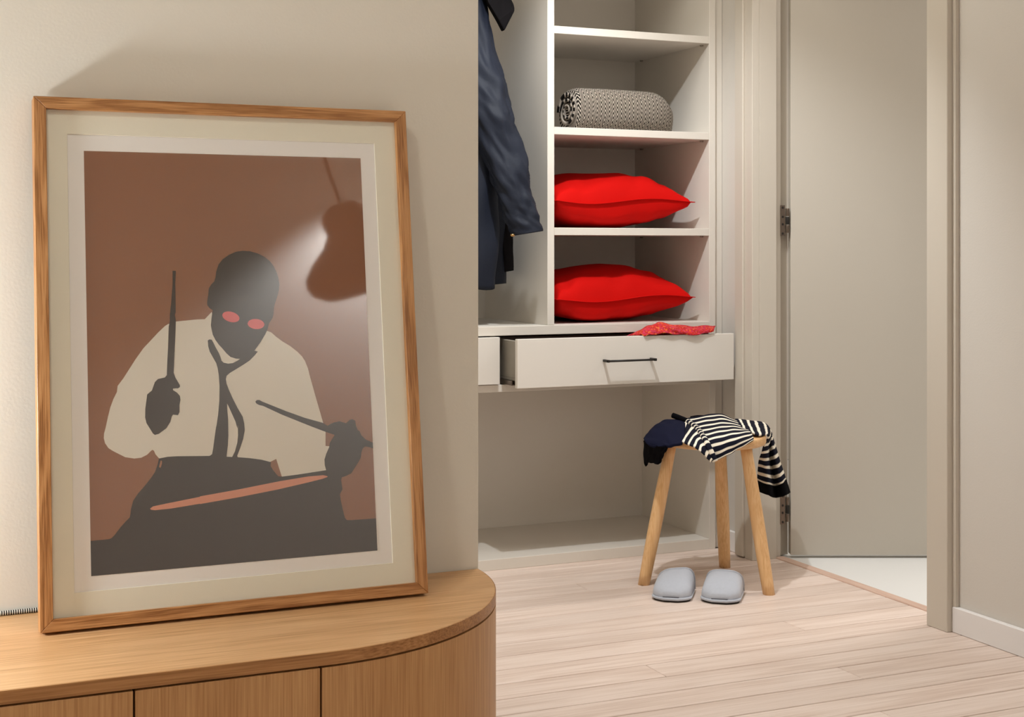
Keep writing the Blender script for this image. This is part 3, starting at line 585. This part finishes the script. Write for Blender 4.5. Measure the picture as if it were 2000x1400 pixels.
cloth('neck_band', [A((1348, 814, 4.37), (1360, 812, 4.38), (1376, 812, 4.385)), A((1350, 820, 4.36), (1362, 818, 4.37), (1378, 816, 4.375))], 'blackknit', ss, 8, .006)
SL = [A((1436, 819, 4.38), (1438, 822, 4.36), (1440, 825, 4.33), (1443, 829, 4.29), (1446, 834, 4.26)),
      A((1465, 822, 4.40), (1467, 824, 4.38), (1468, 829, 4.32), (1472, 838, 4.23), (1477, 849, 4.135)),
      A((1498, 830, 4.40), (1501, 835, 4.38), (1502, 841, 4.34), (1502, 846, 4.28), (1500, 851, 4.21)),
      A((1512, 866, 4.38), (1509, 871, 4.35), (1502, 875, 4.37), (1497, 879, 4.30), (1488, 880, 4.30)),
      A((1524, 904, 4.37), (1518, 910, 4.33), (1507, 913, 4.37), (1497, 912, 4.31), (1482, 908, 4.36)),
      A((1534, 936, 4.36), (1526, 945, 4.33), (1513, 949, 4.37), (1500, 946, 4.30), (1480, 938, 4.36))]
cloth('sleeve', SL, 'breton', ss, 9, .005, 1, 11, .0005)
cuff = cloth('cuff', [SL[-1], A((1542, 962, 4.36), (1532, 968, 4.32), (1515, 972, 4.37), (1502, 967, 4.30), (1478, 958, 4.36))], 'blackknit', ss, 9, .007)
nv = thing('navy_garment', (2.12, 3.66, .444), 'dark navy jersey garment bunched over the left edge of the stool', 'garment')
cloth('top_layer', [A((1338, 822, 4.35), (1305, 821, 4.35), (1282, 831, 4.32), (1266, 848, 4.28)),
                    A((1338, 833, 4.25), (1306, 829, 4.25), (1280, 839, 4.24), (1259, 858, 4.22)),
                    A((1337, 848, 4.15), (1308, 846, 4.15), (1283, 855, 4.16), (1265, 868, 4.16)),
                    A((1332, 866, 4.055), (1312, 871, 4.05), (1297, 872, 4.07), (1280, 874, 4.11))], 'navy', nv, 10, .008, wob=.001)
cloth('hanging_layer', [A((1259, 860, 4.23), (1270, 865, 4.17), (1285, 871, 4.10), (1304, 872, 4.06)),
                        A((1259, 886, 4.23), (1272, 886, 4.16), (1284, 888, 4.13), (1298, 882, 4.07)),
                        A((1261, 910, 4.22), (1268, 902, 4.20), (1284, 906, 4.12), (1294, 892, 4.10))], 'blackknit', nv, 10, .008, wob=.0012)
def slipper(loc, rz, label, skew=0.0):
    t = thing('slipper', (loc[0], loc[1], 0), label, 'slipper', 'grey felt slippers on the floor', rot=(0, 0, R(rz)))
    Ls = .262
    def hw(s):   # half width along the length, toe at s = 0
        return .052*((1-(1-s/.15)**2.6*.62) if s < .15 else 1)*(1-.24*max(0, (s-.42))**.9) if s < .88 else .052*(1-.24*.46**.9)*math.sqrt(max(0, 1-((s-.88)/.12)**2*.92))
    out = [(hw(i/40), Ls*i/40) for i in range(41)]
    poly = [(x+.0005, y_) for x, y_ in out]+[(-x-.0005, y_) for x, y_ in out[::-1]]
    prism('sole', poly, 0.0005, .008, 'sole', t, local=True)
    prism('insole', [(x*.96, y_*.985+.002) for x, y_ in poly], .008, .015, 'feltin', t, local=True)
    rings = []
    for i in range(29):
        s = .56*(i/28); yy = Ls*s; wv = hw(max(s, .006))+.003; hgt = .020+.046*(1-math.exp(-s*4.6))
        ring = []
        for k in range(25):
            a = PI*k/24; ca, sa = math.cos(a), math.sin(a)
            z = .006+hgt*abs(sa)**.5*(1-skew*ca*s)
            back = .030*sa*max(0, (s/.56))**3          # throat curves towards the toe at the middle
            ring.append((-wv*math.copysign(abs(ca)**.7, ca)*(1+.03*sa), yy-back+.004, z))
        rings.append(ring)
    n = 25; v = [p for r in rings for p in r]
    f = [(i*n+j, i*n+j+1, (i+1)*n+j+1, (i+1)*n+j) for i in range(28) for j in range(n-1)]+[tuple(range(n))]
    u = link('upper', v, f, 'felt', t, True, True); m_ = u.modifiers.new('solid', 'SOLIDIFY'); m_.thickness = .005; m_.offset = -1
    tube('binding', [Vector(p) for p in rings[-1]], .0032, 'felt', t, True, 8)
    tube('toe_seam', [(x*1.03, y_*.99-.001, .009) for x, y_ in out[20::-1]]+[(-x*1.03, y_*.99-.001, .009) for x, y_ in out[:21]], .004, 'felt', t, True, 8)
slipper((2.003, 3.466), -YAW-13, 'left grey felt slipper beside the stool\'s nearest left leg', .35)
slipper((2.118, 3.393), -YAW-15, 'right grey felt slipper between the two front stool legs')
